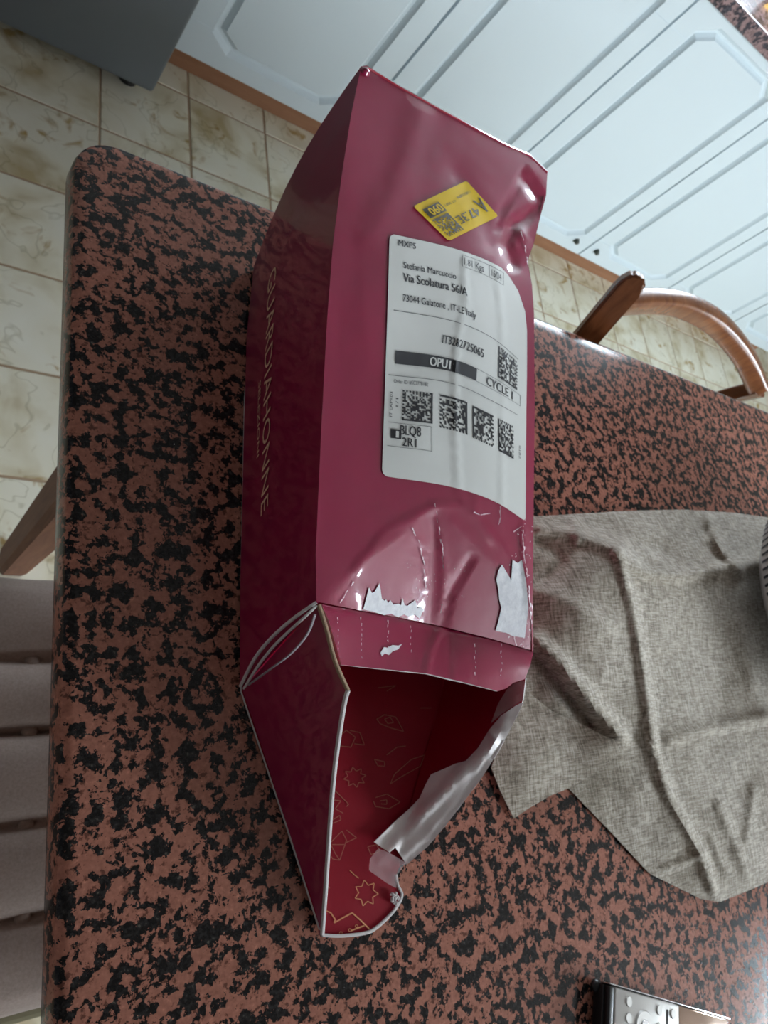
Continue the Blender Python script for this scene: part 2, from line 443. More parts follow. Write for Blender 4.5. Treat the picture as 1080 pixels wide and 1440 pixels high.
for lx, ly in ((.250, .350), (.250, -.33), (1.82, .350), (1.82, -.33)):
    bm = bmesh.new()
    secs = [(.005, .019), (.03, .022), (.36, .030), (T-.12, .034), (T-.031, .034)]
    prev = None
    for z, h in secs:
        ring = [bm.verts.new((lx+h*sx, ly+h*sy, z)) for sx, sy in ((-1, -.7), (-.7, -1), (.7, -1), (1, -.7), (1, .7), (.7, 1), (-.7, 1), (-1, .7))]
        if prev:
            for i in range(8): bm.faces.new((prev[i], prev[(i+1) % 8], ring[(i+1) % 8], ring[i]))
        else: bm.faces.new(ring[::-1])
        prev = ring
    bm.faces.new(prev)
    bm_obj('leg', bm, M['legwood'], tbl)

# ------------------------------------------------------------------ upholstered chair, left
SZ = T-.30
ch = empty('dining_chair', (.02, .02, 0), 'chair with a taupe channel-quilted seat pushed under the left side of the table', 'chair')
bm = bmesh.new(); nx, ny = 34, 96
cx0, cx1, cy0, cy1 = -.20, .285, -.172, .212
seams = [.126, .060, -.021, -.097]
ends = [cy0]+sorted(seams)+[cy1]
grid = []
for i in range(nx+1):
    row = []
    for jx in range(ny+1):
        u = i/nx; v = jx/ny; x = cx0+(cx1-cx0)*u; y = cy0+(cy1-cy0)*v
        lo = max(e for e in ends[:-1] if e <= y+1e-9); hi = min(e for e in ends if e > lo)
        q = (y-lo)/(hi-lo); ch_ = math.sqrt(max(0, 1-(2*q-1)**2))
        tuft = min(1, abs(((x+.03) % .14)-.07)/.05)
        edge = min(u, 1-u)*nx/3; edge = min(1, edge)**.5; ev = min(1, min(v, 1-v)*ny/5)**.5
        z = SZ-.034+.034*(.25+.75*ch_)*edge*ev - .006*(1-tuft)*(1-ch_)+.0018*noise.noise((x*14, y*22, 0))
        row.append(bm.verts.new((x, y, z)))
    grid.append(row)
for i in range(nx):
    for jx in range(ny): bm.faces.new((grid[i][jx], grid[i+1][jx], grid[i+1][jx+1], grid[i][jx+1]))
border = [e for e in bm.edges if e.is_boundary]
ext = bmesh.ops.extrude_edge_only(bm, edges=border)
for v in [g_ for g_ in ext['geom'] if isinstance(g_, bmesh.types.BMVert)]: v.co.z = SZ-.055
bmesh.ops.holes_fill(bm, edges=[e for e in bm.edges if e.is_boundary], sides=0)
bm_obj('seat_cushion', bm, M['velvet'], ch, True)
for yy in seams:
    for xx in (.0+.04, .18):
        bm = bmesh.new(); bmesh.ops.create_uvsphere(bm, u_segments=12, v_segments=8, radius=.007, matrix=Matrix.Translation((xx, yy, SZ-.020)) @ Matrix.Scale(.5, 4, (0, 0, 1))); bm_obj('tuft_button', bm, M['velvet'], ch, True)
bm_obj('seat_frame', box_bm(cx0-.005, cx1+.005, cy0-.012, cy1+.004, SZ-.085, SZ-.056, .004, 2), M['piping'], ch)
for lx, ly, top in ((cx0+.02, cy0+.02, .96), (cx0+.02, cy1-.02, .96), (cx1-.025, cy0+.02, SZ-.086), (cx1-.025, cy1-.02, SZ-.086)):
    bm = box_bm(lx-.017, lx+.017, ly-.017, ly+.017, .0045, SZ-.086, .003, 2); bm_obj('leg', bm, M['legwood'], ch)
bm = box_bm(cx0-.045, cx0-.008, cy0, cy1, SZ-.06, T+.20, .012, 4); smooth_by_angle(bm_obj('backrest', bm, M['velvet'], ch))

# ------------------------------------------------------------------ sweep helper and wooden chair, behind the table
def sweep(name, path, hw, hh, m, parent, bev=.25, up_v=Vector((0, 0, 1)), rnd=8):
    """superellipse section swept along a smooth path"""
    P = [Vector(p) for p in path]; pts = []
    for i in range(len(P)-1):
        p0 = P[max(0, i-1)]; p1 = P[i]; p2 = P[i+1]; p3 = P[min(len(P)-1, i+2)]
        for k in range(8):
            t = k/8; pts.append(.5*((2*p1)+(p2-p0)*t+(2*p0-5*p1+4*p2-p3)*t*t+(3*p1-p0-3*p2+p3)*t**3))
    pts.append(P[-1]); V = []; Fc = []; ns = 24
    for i, p in enumerate(pts):
        d = (pts[min(i+1, len(pts)-1)]-pts[max(i-1, 0)]).normalized(); s = d.cross(up_v).normalized(); uu = s.cross(d).normalized()
        for k in range(ns):
            a = 2*math.pi*k/ns; c, q = math.cos(a), math.sin(a); e = .45
            V.append(p+s*hw*math.copysign(abs(c)**e, c)+uu*hh*math.copysign(abs(q)**e, q))
    for i in range(len(pts)-1):
        for k in range(ns): a = i*ns+k; b = i*ns+(k+1) % ns; Fc.append((a, b, b+ns, a+ns))
    Fc.append(tuple(range(ns))[::-1]); Fc.append(tuple((len(pts)-1)*ns+i for i in range(ns)))
    bm = bmesh.new(); me = bpy.data.meshes.new(name); me.from_pydata([tuple(v) for v in V], [], Fc); bm.from_mesh(me); bpy.data.meshes.remove(me)
    o = bm_obj(name, bm, m, parent); smooth_by_angle(o, 50); return o
wc = empty('dining_chair', (.98, .62, 0), 'varnished brown wooden chair with a curved back rail behind the table', 'chair')
pb = at(829, 469, -.035); pt = at(893, 392, .05)
foot1 = Vector((pb.x-.02, .56, .0045))
rail = [at(870, 426, .012), at(925, 424, .020), at(968, 433, .022), at(1010, 458, .018), at(1045, 500, .002), at(1066, 545, -.024)]
sweep('crest_rail', rail, .014, .018, M['wood'], wc)
# left post: flat board, rounded top
ax = (pt-pb).normalized(); side = Vector((.82, -.57, 0)); side = (side-ax*side.dot(ax)).normalized(); th = ax.cross(side)
bm = bmesh.new(); Lp = (pt-pb).length; outl = [(-.017, -.07), (.017, -.07), (.017, Lp-.014), (.0165, Lp-.002), (.012, Lp+.006), (.004, Lp+.009), (-.008, Lp+.006), (-.0145, Lp-.003), (-.017, Lp-.016)]
lo = [bm.verts.new(pb+side*a+ax*b-th*.011) for a, b in outl]; hi = [bm.verts.new(pb+side*a+ax*b+th*.011) for a, b in outl]
bm.faces.new(lo); bm.faces.new(hi[::-1])
for i in range(len(outl)): bm.faces.new((lo[i], hi[i], hi[(i+1) % len(outl)], lo[(i+1) % len(outl)]))
bmesh.ops.bevel(bm, geom=[e for e in bm.edges], offset=.0035, segments=3, affect='EDGES')
smooth_by_angle(bm_obj('back_post', bm, M['wood'], wc), 50)
base = pb-ax*.06
sweep('rear_leg', [base, Vector((base.x, .535, T-.30)), Vector((base.x-.01, .56, T-.55)), Vector((base.x-.02, .60, .0045))], .013, .016, M['wood'], wc, up_v=Vector((1, 0, 0)))
rb = Vector(rail[-1])
sweep('back_post', [rb+Vector((.004, -.002, .0)), Vector((rb.x+.004, .55, T-.12)), Vector((rb.x, .545, T-.30))], .013, .018, M['wood'], wc, up_v=Vector((1, 0, 0)))
sweep('rear_leg', [Vector((rb.x, .545, T-.301)), Vector((rb.x, .57, T-.55)), Vector((rb.x+.01, .60, .0045))], .013, .016, M['wood'], wc, up_v=Vector((1, 0, 0)))
smooth_by_angle(bm_obj('seat', box_bm(base.x-.01, rb.x+.01, .16, .56, SZ-.03, SZ, .01, 3), M['wood'], wc))
for lx in (base.x+.02, rb.x-.02): bm_obj('front_leg', box_bm(lx-.017, lx+.017, .18, .214, .0045, SZ-.03, .004, 2), M['wood'], wc)

# ------------------------------------------------------------------ the box
LE = [(508, 93), (494, 160), (480, 250), (468, 345), (460, 450), (452, 600), (444, 780), (445, 846)]
RE = [(770, 240), (768, 275), (761, 300), (750, 345), (742, 366), (748, 400), (751, 440), (752, 578), (750, 740), (749, 860), (750, 915)]
BK = [(508, 93), (516, 92), (560, 119), (610, 147), (660, 174), (712, 202), (745, 216), (770, 240)]
FOLD = [(750, 915), (690, 898), (622, 881), (560, 868), (500, 857), (445, 846)]
Zt0 = tps([(508, 93, .161), (492, 165, .154), (480, 250, .146), (468, 345, .137), (460, 450, .127), (452, 600, .113), (444, 780, .097), (445, 846, .092),
           (660, 174, .162), (655, 255, .153), (653, 353, .144), (641, 508, .129), (645, 687, .112), (622, 881, .090),
           (770, 240, .159), (745, 365, .138), (750, 430, .132), (752, 578, .119), (750, 740, .101), (750, 915, .078),
           (697, 372, .141), (697, 570, .125), (700, 710, .108), (560, 490, .1275), (590, 678, .1105), (560, 330, .143)])
CR_A, CR_B, CR_C = (445, 846), (612, 711), (752, 850)
def lined(p, q, x, y):
    dx, dy = q[0]-p[0], q[1]-p[1]; return (dx*(y-p[1])-dy*(x-p[0]))/math.hypot(dx, dy)
CREASES = [
    ([(612, 711), (618, 745), (625, 790), (622, 881)], .0009, 3), ([(580, 735), (592, 770), (598, 830)], .0006, 2),
    ([(662, 785), (650, 805), (634, 830), (621, 882)], -.0016, 4), ([(612, 711), (655, 712), (700, 765), (725, 800)], .0008, 4),
    ([(500, 800), (545, 745), (612, 711)], .0008, 4), ([(655, 362), (652, 395), (657, 425), (646, 465), (641, 508), (640, 600), (645, 690), (668, 725)], .0011, 2.6),
    ([(697, 372), (706, 450), (708, 540), (706, 640), (706, 740)], .0008, 2.6), ([(738, 242), (722, 275), (704, 300), (700, 325)], -.0016, 3),
    ([(742, 255), (755, 275), (766, 286)], -.0030, 7), ([(764, 287), (735, 310), (720, 318), (712, 345), (722, 372)], -.0030, 7),
    ([(733, 325), (738, 345), (743, 372)], .0016, 3.5), ([(600, 130), (560, 260), (520, 330)], .0010, 22), ([(690, 340), (680, 300), (640, 240)], -.0008, 14),
    ([(668, 700), (672, 730), (690, 760)], .0014, 4), ([(735, 745), (738, 790), (744, 850), (748, 910)], .0018, 4)]
def Ztop(x, y):
    z = Zt0(x, y)
    a = min(lined(CR_A, CR_B, x, y), lined(CR_B, CR_C, x, y))
    if a > 0: z -= .00017*a*min(1, max(0, (x-445)/60))
    edge = min(1, seg_dist(x, y, LE)/25, seg_dist(x, y, BK)/15, seg_dist(x, y, RE)/12)
    for pl, am, wd in CREASES:
        d = seg_dist(x, y, pl)
        if d < 3*wd: z += am*math.exp(-(d/wd)**2)*edge
    z += .0009*noise.noise((x/70, y/150, 3.1))*edge+.00015*noise.noise((x/14, y/14, 7))*edge
    return z
bx = empty('cardboard_box', tuple(at(600, 700, 0)), 'glossy burgundy cardboard shipping box lying torn open on the granite table', 'box')
MB = [M['box'], M['boxin'], M['box']]
top_poly = BK[:-1]+RE[:-1]+FOLD[:-1]+LE[::-1][:-1]
tp = surf('top_panel', top_poly, 7, Ztop, MB, bx); solidify(tp, .0022)
# side walls as ruled surfaces between measured edges
def catm(pts, n):
    """n+1 evenly spaced points along a polyline of Vectors"""
    d = [0]
    for a, b in zip(pts, pts[1:]): d.append(d[-1]+(b-a).length)
    out = []
    for i in range(n+1):
        s = d[-1]*i/n; k = 0
        while k < len(pts)-2 and d[k+1] < s: k += 1
        out.append(pts[k].lerp(pts[k+1], (s-d[k])/max(1e-9, d[k+1]-d[k])))
    return out
def ruled(name, A_, B_, mats, parent, nu=60, nv=10, bulge=None, flip=False):
    a, b = catm(A_, nu), catm(B_, nu); V = []; Fc = []
    for i in range(nu+1):
        for k in range(nv+1):
            p = a[i].lerp(b[i], k/nv)
            if bulge: p = p+bulge(i/nu, k/nv)
            V.append(p)
    for i in range(nu):
        for k in range(nv):
            q = i*(nv+1)+k; f = (q, q+1, q+nv+2, q+nv+1); Fc.append(f[::-1] if flip else f)
    return mesh_obj(name, V, Fc, mats, parent, True)
topL = [at(x, y, Ztop(x, y)) for x, y in LE]
botL = [at(357, 374, .0035), at(347, 470, .0035), at(343, 600, .0035), at(338, 820, .0035), at(337, 966, .0035)]
lp = ruled('side_panel', topL, botL, MB, bx, bulge=lambda u, v: Vector((-.006, .004, 0))*math.sin(math.pi*v)*(1-u)**3, flip=False)
solidify(lp, .0022)
topR = [at(x, y, Ztop(x, y)) for x, y in RE]
botR = [Vector((.474, .452, T+.0035)), Vector((.455, .25, T+.0035)), Vector((.432, .07, T+.0035))]
rp = ruled('side_panel', topR, botR, MB, bx, flip=True); solidify(rp, .0022)
topB = [at(x, y, Ztop(x, y)) for x, y in BK]
botB = [botL[0], Vector((.474, .452, T+.0035))]
bp = ruled('end_panel', topB, botB, MB, bx, nu=24, flip=True); solidify(bp, .0022)
# burst corner where the top edges meet at the back
cv, cf = [], []
c0 = at(512, 92, .162)
bm = bmesh.new(); bmesh.ops.create_icosphere(bm, subdivisions=2, radius=.0030, matrix=Matrix.Translation(c0+Vector((.001, -.004, -.002))) @ Matrix.Scale(1.5, 4, (1, 0, 0)))
for v in bm.verts: v.co += Vector((noise.noise(v.co*500), noise.noise(v.co*500+Vector((5, 0, 0))), noise.noise(v.co*500+Vector((0, 5, 0)))))*.0016
bm_obj('crumpled_corner', bm, M['box'], bx, True)

# front flap folded over at the opening
LIP = [(738, 955), (722, 960), (712, 968), (700, 972), (650, 959), (600, 947), (540, 941), (480, 935)]
Zfl = tps([(x, y, Ztop(x, y)) for x, y in FOLD]+[(480, 935, .083), (600, 947, .077), (650, 958, .075), (700, 972, .068), (738, 955, .066), (744, 935, .070), (462, 880, .089)])
def Zflap(x, y):
    z = Zfl(x, y)-.0012*math.exp(-(seg_dist(x, y, FOLD)/3)**2)
    z += .0012*math.exp(-(seg_dist(x, y, [(621, 882), (605, 915), (600, 945)])/4)**2)-.0008*math.exp(-(seg_dist(x, y, [(633, 885), (632, 950)])/3)**2)
    for xx in (508, 546, 578, 668, 705): z -= .0005*math.exp(-((x-xx)/1.8)**2)
    return z+.0003*noise.noise((x/25, y/25, 1))
flap_poly = [(452, 850)]+[(x, y+1.5) for x, y in FOLD[::-1][1:]]+[(746, 935)]+LIP+[(470, 900), (462, 872)]
fp = surf('front_flap', flap_poly, 6, Zflap, [M['box'], M['boxin'], M['cut']], bx); solidify(fp, .0020)

# bottom panel with its long torn tongue
TIP = [(453, 1315), (480, 1316), (514, 1312), (530, 1304), (549, 1286), (559, 1273), (565, 1258), (559, 1244), (557, 1230), (570, 1214)]
bot_poly = [(359, 376), (598, 386), (620, 640), (655, 925), (660, 1050), (622, 1130), (582, 1188), (566, 1208)]+TIP[::-1][1:]+[(405, 1165), (340, 972), (340, 820), (345, 560)]
def Zbot(x, y): return .0034+max(0, (y-1150)/165)*.004+.0004*noise.noise((x/60, y/60, 0))
bo = surf('bottom_panel', bot_poly, 16, Zbot, [M['boxin'], M['box'], M['cut']], bx); solidify(bo, .0022)

# left end flap
EF = [(488, 971), (481, 1000), (474, 1050), (468, 1094), (464, 1150), (460, 1200), (456, 1260), (453, 1313)]
lf_top = [at(447, 851, .0915), at(458, 885, .0905), at(470, 930, .088), at(488, 971, .085)]
lf_edge = [at(488, 971, .085), at(481, 1000, .078), at(468, 1094, .054), at(460, 1200, .029), at(456, 1260, .016), at(453, 1313, .0055)]
lf_bot = [at(341, 969, .0040), at(365, 1040, .0040), at(405, 1165, .0045), at(435, 1255, .0055), at(453, 1314, .0075)]
def lf_bulge(u, v):
    return Vector((-.010, -.003, .0))*math.sin(math.pi*v)*math.exp(-(u/.10)**2)*-.4
A1 = [lf_top[0], lf_top[1], lf_top[2]]+lf_edge
lf = ruled('end_flap', A1, [lf_bot[0].lerp(lf_bot[1], 0), lf_bot[0]+Vector((.001, -.004, 0))]+lf_bot[1:], MB, bx, nu=70, nv=14, flip=False)
solidify(lf, .0022)
def ribbon(name, pts, wdt, m, parent, hgt_=.0014):
    return sweep(name, pts, wdt/2, hgt_/2, m, parent)
ribbon('cut_edge', [p+Vector((0, 0, .001)) for p in lf_edge[:-1]]+[at(453, 1314, .008)], .0024, M['cut'], bx, .0024)
ribbon('cut_edge', [p+Vector((0, 0, .0008)) for p in lf_top], .0022, M['browncut'], bx, .0024)
ribbon('cut_edge', [at(445, 847, .093)]+[at_x(x, y, xx) for x, y, xx in ((423, 862, .2305), (400, 880, .2300), (376, 903, .2295), (357, 928, .2295))]+[at(338, 965, .006)], .0018, M['cut'], bx, .0018)
ribbon('cut_edge', [at(445, 852, .092)]+[at_x(x, y, xx) for x, y, xx in ((427, 869, .2305), (404, 890, .2300), (382, 912, .2295), (362, 938, .2295))]+[at(343, 968, .006)], .0015, M['cut'], bx, .0015)
ribbon('bent_crease', [at_x(x, y, .2215) for x, y in ((443, 864), (432, 892), (408, 920), (380, 941), (350, 963))], .0016, mat('worn_grey_crease', (.26, .22, .24), .8), bx, .0008)
# purple gusset between the cut wall and the bent flap
gu = surf('gusset', [(446, 852), (427, 873), (392, 903), (364, 936), (343, 969), (380, 944), (408, 924), (432, 894), (443, 864)], 6,
          tps([(446, 852, .088), (392, 903, .041), (343, 969, .0045), (408, 924, .036), (443, 864, .084)]), MB, bx)

# right end flap: its inner face, torn liner and tape
SIL = [(739, 954), (735, 987), (718, 1022), (700, 1056), (675, 1095), (650, 1128), (625, 1161), (600, 1190), (572, 1214)]
SZ_ = [.066, .062, .056, .049, .040, .031, .023, .015, .008]
CRZ = [(631, 926), (622, 970), (610, 1020), (592, 1080), (578, 1130), (568, 1170), (562, 1200), (560, 1212), (560, 1218)]
rf_top = [at(x, y, z) for (x, y), z in zip(SIL, SZ_)]
rf_bot = [at(x, y, .0045) for x, y in CRZ]
rf = ruled('end_flap', rf_bot, rf_top, [M['boxin'], M['box'], M['cut']], bx, nu=40, nv=10, flip=True); solidify(rf, .0018, off=-1)
Zrf = tps([(x, y, z) for (x, y), z in zip(SIL, SZ_)]+[(x, y, .0045) for x, y in CRZ])
WR = [([(650, 1085), (600, 1140), (548, 1196)], .0026, 9), ([(640, 1075), (660, 1060), (700, 1010)], -.002, 6), ([(700, 1045), (640, 1100), (590, 1150)], .0024, 9), ([(590, 1120), (575, 1150), (545, 1180)], -.0018, 8),
      ([(715, 1020), (692, 1048)], .0025, 4), ([(690, 1030), (705, 1055)], .002, 4)]
def Zlin(x, y):
    z = max(Zrf(x, y), .005)+.0032*min(1, seg_dist(x, y, SIL)/12)+.0012
    e = min(1, seg_dist(x, y, SIL)/8)
    for pl, am, wd in WR: z += am*math.exp(-(seg_dist(x, y, pl)/wd)**2)*e
    return z+.0006*noise.noise((x/14, y/14, 2))*e
liner = [(734, 988), (726, 992), (705, 1006), (688, 1026), (672, 1052), (655, 1070), (640, 1074), (620, 1083), (606, 1089), (598, 1104), (590, 1122), (575, 1138), (556, 1155), (526, 1184), (548, 1199), (556, 1192), (572, 1216)]+[(x+1, y+1) for x, y in SIL[::-1][1:-1]]
ln = surf('torn_liner', liner, 5, Zlin, [M['liner'], M['liner'], M['cut']], bx); solidify(ln, .0005)
surf('clear_tape', [(520, 1208), (532, 1193), (547, 1199), (571, 1213), (559, 1230), (557, 1249), (544, 1242), (519, 1224)], 5, lambda x, y: Zlin(x, y)*.35+.0088+.001*noise.noise((x/12, y/12, 4)), M['tape'], bx)
surf('clear_tape', [(713, 969), (722, 961), (738, 957), (735, 985), (705, 1004), (690, 1018), (700, 990)], 5, lambda x, y: max(Zrf(x, y), .005)+.004+.001*noise.noise((x/12, y/12, 9)), M['tape'], bx)
# frayed edge of the tongue
bm = bmesh.new()
for i in range(26):
    a = i/25; px = 557+(545-557)*abs(2*a-1)*.3+random.uniform(-5, 4); py = 1262+14*a+random.uniform(-2, 2)-6
    if not inside(px, py, bot_poly): px -= 5
    bmesh.ops.create_icosphere(bm, subdivisions=1, radius=random.uniform(.0006, .0013), matrix=Matrix.Translation(at(px, py, .0085)))
tag(bm_obj('frayed_fibre', bm, M['cut'], bx), kind='stuff')
ribbon('cut_edge', [at(x, y, Zbot(x, y)+.0006) for x, y in TIP[:-1]], .0020, M['cut'], bx, .0016)

# torn white patches and scuffs
P1 = [(511, 857), (519, 826), (523, 834), (527, 832), (534, 820), (537, 842), (541, 845), (543, 843), (546, 848), (549, 844), (553, 850), (560, 849), (564, 851), (566, 841), (569, 851), (573, 852), (577, 849), (584, 844), (587, 855), (592, 853), (596, 857), (590, 870), (583, 864), (575, 867), (568, 864), (560, 868), (550, 863), (540, 865), (525, 860)]
P2 = [(701, 802), (706, 794), (712, 804), (719, 816), (720, 800), (721, 787), (728, 792), (734, 787), (740, 820), (743, 855), (738, 897), (720, 894), (712, 890), (697, 887), (701, 873), (705, 855), (702, 843), (701, 830), (698, 815)]
P3 = [(535, 918), (540, 910), (545, 911), (552, 907), (560, 908), (566, 905), (560, 913), (552, 916), (547, 921), (541, 919), (537, 923)]
surf('torn_patch', P1, 4, Ztop, M['torn'], bx, off=.0009)
surf('torn_patch', P2, 4, Ztop, M['torn'], bx, off=.0009)
surf('torn_patch', P3, 4, Zflap, M['torn'], bx, off=.0007)
bm = bmesh.new()
def dash(px, py, dx, dy, wpx, zf):
    n_ = math.hypot(dx, dy); ox, oy = -dy/n_*wpx/2, dx/n_*wpx/2
    bm.faces.new([bm.verts.new(at(a, b, zf(a, b)+.0008)) for a, b in ((px+ox, py+oy), (px+dx+ox*.4, py+dy+oy*.4), (px+dx-ox*.4, py+dy-oy*.4), (px-ox, py-oy))])
for x0, ya, yb in ((508, 868, 925), (546, 872, 920), (578, 880, 920), (668, 905, 952), (705, 905, 950), (475, 868, 915)):
    y = ya
    while y < yb: dash(x0+random.uniform(-1, 1), y, random.uniform(-.8, .8), random.uniform(2, 5), random.uniform(.7, 1.5), Zflap); y += random.uniform(5, 10)
for pl in ([(612, 708), (616, 735), (622, 770), (624, 800)], [(580, 742), (590, 765), (597, 795), (598, 828)], [(667, 720), (675, 724), (690, 722)], [(704, 712), (704, 728), (700, 738)],
           [(722, 748), (733, 740)], [(735, 745), (737, 780), (744, 830), (748, 890)], [(500, 812), (490, 830), (478, 848)], [(622, 850), (619, 862)], [(733, 325), (738, 345), (743, 372)], [(718, 880), (727, 908)]):
    q = resample(pl, 6, False)
    for a, b in zip(q, q[1:]):
        if random.random() < .75: dash(a[0]+random.uniform(-1, 1), a[1], b[0]-a[0], b[1]-a[1], random.uniform(.8, 2.2), Ztop)
for i in range(70):
    x, y = random.gauss(735, 9), random.uniform(730, 910)
    if inside(x, y, top_poly): dash(x, y, random.uniform(-1.5, 1.5), random.uniform(.6, 3), random.uniform(.5, 1.3), Ztop)
for i in range(30):
    x, y = random.uniform(560, 660), random.uniform(790, 850); dash(x, y, random.uniform(-.6, .6), random.uniform(.5, 1.5), random.uniform(.4, .9), Ztop)
tag(bm_obj('scuff_marks', bm, M['scuff'], bx), kind='stuff')

# ------------------------------------------------------------------ label
LR = {0: [(548, 328), (650, 353), (697, 372), (741, 400)], .3: [(545, 434), (650, 455), (697, 478), (741, 516)],
      .57: [(542, 526), (643, 541), (695, 565), (740, 590)], 1: [(537, 669), (644, 687), (697, 706), (739, 733)]}
LS = [0, .5, .75, 1]
def interp1(xs, ys, x):
    # Catmull-Rom through uneven knots
    k = max(0, min(len(xs)-2, sum(1 for q in xs[1:-1] if x >= q)))
    def sl(i):
        if i <= 0: return (ys[1]-ys[0])/(xs[1]-xs[0])
        if i >= len(xs)-1: return (ys[-1]-ys[-2])/(xs[-1]-xs[-2])
        return .5*((ys[i]-ys[i-1])/(xs[i]-xs[i-1])+(ys[i+1]-ys[i])/(xs[i+1]-xs[i]))
    h = xs[k+1]-xs[k]; t = (x-xs[k])/h; m0, m1 = sl(k)*h, sl(k+1)*h
    return (2*t**3-3*t*t+1)*ys[k]+(t**3-2*t*t+t)*m0+(-2*t**3+3*t*t)*ys[k+1]+(t**3-t*t)*m1
def lab(s, t):
    ts = sorted(LR); X = [interp1(LS, [p[0] for p in LR[q]], s) for q in ts]; Y = [interp1(LS, [p[1] for p in LR[q]], s) for q in ts]
    return interp1(ts, X, t), interp1(ts, Y, t)
def on_label(s, t, off): x, y = lab(s, t); return at(x, y, Ztop(x, y)+off)
def uv_patch(name, outline, step, f, m, parent, smooth=True):
    v, fc = patch2d([(a*100, b*100) for a, b in outline], step*100)
    V = [f(a/100, b/100) for a, b in v]; out = []
    for t in fc:
        n = (V[t[1]]-V[t[0]]).cross(V[t[2]]-V[t[0]]); out.append(t if n.z > 0 else t[::-1])
    return mesh_obj(name, V, out, m, parent, smooth)
rr = []
for cx, cy, a0, r1, r2 in ((.95, .045, -90, .05, .04), (.975, .985, 0, .025, .015), (.04, .97, 90, .04, .03), (.04, .025, 180, .04, .025)):
    for i in range(6):
        a = math.radians(a0+18*i); rr.append((cx+r1*math.cos(a), cy+r2*math.sin(a)))
# top right corner is cut by the curl of the box edge
rr = [(s, t) for s, t in rr if not (s > .9 and t < .1)]
rr = [(.80, 0.0), (.85, .012), (.93, .045), (.985, .10), (1.0, .16)]+rr
lb = uv_patch('shipping_label', rr, .03, lambda s, t: on_label(s, t, .0007), M['paper'], bx)
def text_shape(s, thin=0):
    cu = bpy.data.curves.new('t', 'FONT'); cu.body = s; cu.resolution_u = 3; cu.offset = thin
    o = bpy.data.objects.new('t', cu); COL.objects.link(o)
    dg = bpy.context.evaluated_depsgraph_get(); me = o.evaluated_get(dg).to_mesh()
    V = [(v.co.x, v.co.y) for v in me.vertices]; Fc = [tuple(p.vertices) for p in me.polygons]
    o.evaluated_get(dg).to_mesh_clear(); bpy.data.objects.remove(o); bpy.data.curves.remove(cu)
    return V, Fc
class Print:
    """flat print collected on one surface, f(s, t, offset) -> point"""
    def __init__(s, f): s.f = f; s.V = []; s.F = []
    def face(s, V, Fc, off):
        P = [s.f(a, b, off) for a, b in V]; b0 = len(s.V); s.V += P
        for t in Fc:
            n = (P[t[1]]-P[t[0]]).cross(P[t[2]]-P[t[0]]); t = t if n.z > 0 else t[::-1]; s.F.append(tuple(b0+i for i in t))
    def new(s, kind=None): s.parts = getattr(s, 'parts', []); s.parts.append([s.V, s.F, kind]) if s.F else None; s.V = []; s.F = []
    def rect(s, a0, a1, b0, b1, off=.0010, n=None, m=1):
        n = n or max(1, int(abs(a1-a0)/.03)); m = max(m, int(abs(b1-b0)/.05)); V = []; Fc = []
        for i in range(n+1):
            for k in range(m+1): V.append((a0+(a1-a0)*i/n, b0+(b1-b0)*k/m))
        for i in range(n):
            for k in range(m): q = i*(m+1)+k; Fc.append((q, q+m+1, q+m+2, q+1))
        s.face(V, Fc, off)
    def text(s, txt, s0, s1, tb, h, off=.0010, bold=0, flip=1):
        V, Fc = text_shape(txt); xs = [v[0] for v in V]; x0, x1 = min(xs), max(xs); caph = .69
        for dx in ([0] if not bold else [-bold, 0, bold]):
            s.face([(s0+(v[0]-x0)/(x1-x0)*(s1-s0)+dx, tb-flip*v[1]/caph*h) for v in V], Fc, off)
    def vtext(s, txt, s_base, t0, t1, h, off=.0010):
        V, Fc = text_shape(txt); xs = [v[0] for v in V]; x0, x1 = min(xs), max(xs)
        s.face([(s_base+v[1]/.69*h, t0+(v[0]-x0)/(x1-x0)*(t1-t0)) for v in V], Fc, off)
    def matrix(s, a0, a1, b0, b1, n=16, solid='lb', off=.0010, dens=.5, seed=1):
        rd = random.Random(seed)
        for i in range(n):
            for k in range(n):
                on = rd.random() < dens
                if (k == n-1 and 'b' in solid) or (k == 0 and 't' in solid) or (i == 0 and 'l' in solid) or (i == n-1 and 'r' in solid): on = True
                elif k in (0, n-1): on = i % 2 == 0
                elif i in (0, n-1): on = k % 2 == 0
                if on: s.rect(a0+(a1-a0)*i/n, a0+(a1-a0)*(i+1)/n, b0+(b1-b0)*k/n, b0+(b1-b0)*(k+1)/n, off, 1)
    def build(s, name, m, parent):
        s.new()
        for V_, F_, kd in s.parts: tag(mesh_obj('code_print' if kd else name, V_, F_, m, parent), kind=kd)
p = Print(on_label)
p.text('MXP5', .062, .18, .040, .024, bold=.001); p.new()
for a0, a1, b0, b1 in ((.50, .81, .014, .0155), (.50, .81, .062, .0635)): p.rect(a0, a1, b0, b1)
for a in (.50, .70, .81): p.rect(a, a+.003, .014, .063)
p.text('1.81 Kgs', .515, .66, .053, .028); p.new(); p.text('16/04', .72, .795, .053, .028); p.new()
p.text('Stefania Marcuccio', .10, .455, .125, .025, bold=.0006); p.new()
p.text('Via Scolatura 56/A', .10, .535, .178, .033, bold=.0015); p.new()
p.text('73044 Galatone , IT-LE Italy', .10, .60, .258, .028, bold=.0006); p.new()
p.rect(.04, .93, .300, .3022, n=30); p.new()
p.text('IT3282725065', .375, .665, .406, .036, bold=.001); p.new()
p.rect(.065, .625, .466, .521, n=70); p.new()
p.rect(.625, .955, .466, .4675); p.new(); p.rect(.625, .955, .520, .5215); p.new(); p.rect(.952, .955, .466, .521); p.new()
p.text('CYCLE 1', .695, .89, .513, .038, bold=.001); p.new()
p.rect(.02, .93, .570, .572, n=30); p.new()
p.matrix(.775, .925, .315, .452, 18, 'lb', seed=5); p.new('stuff')
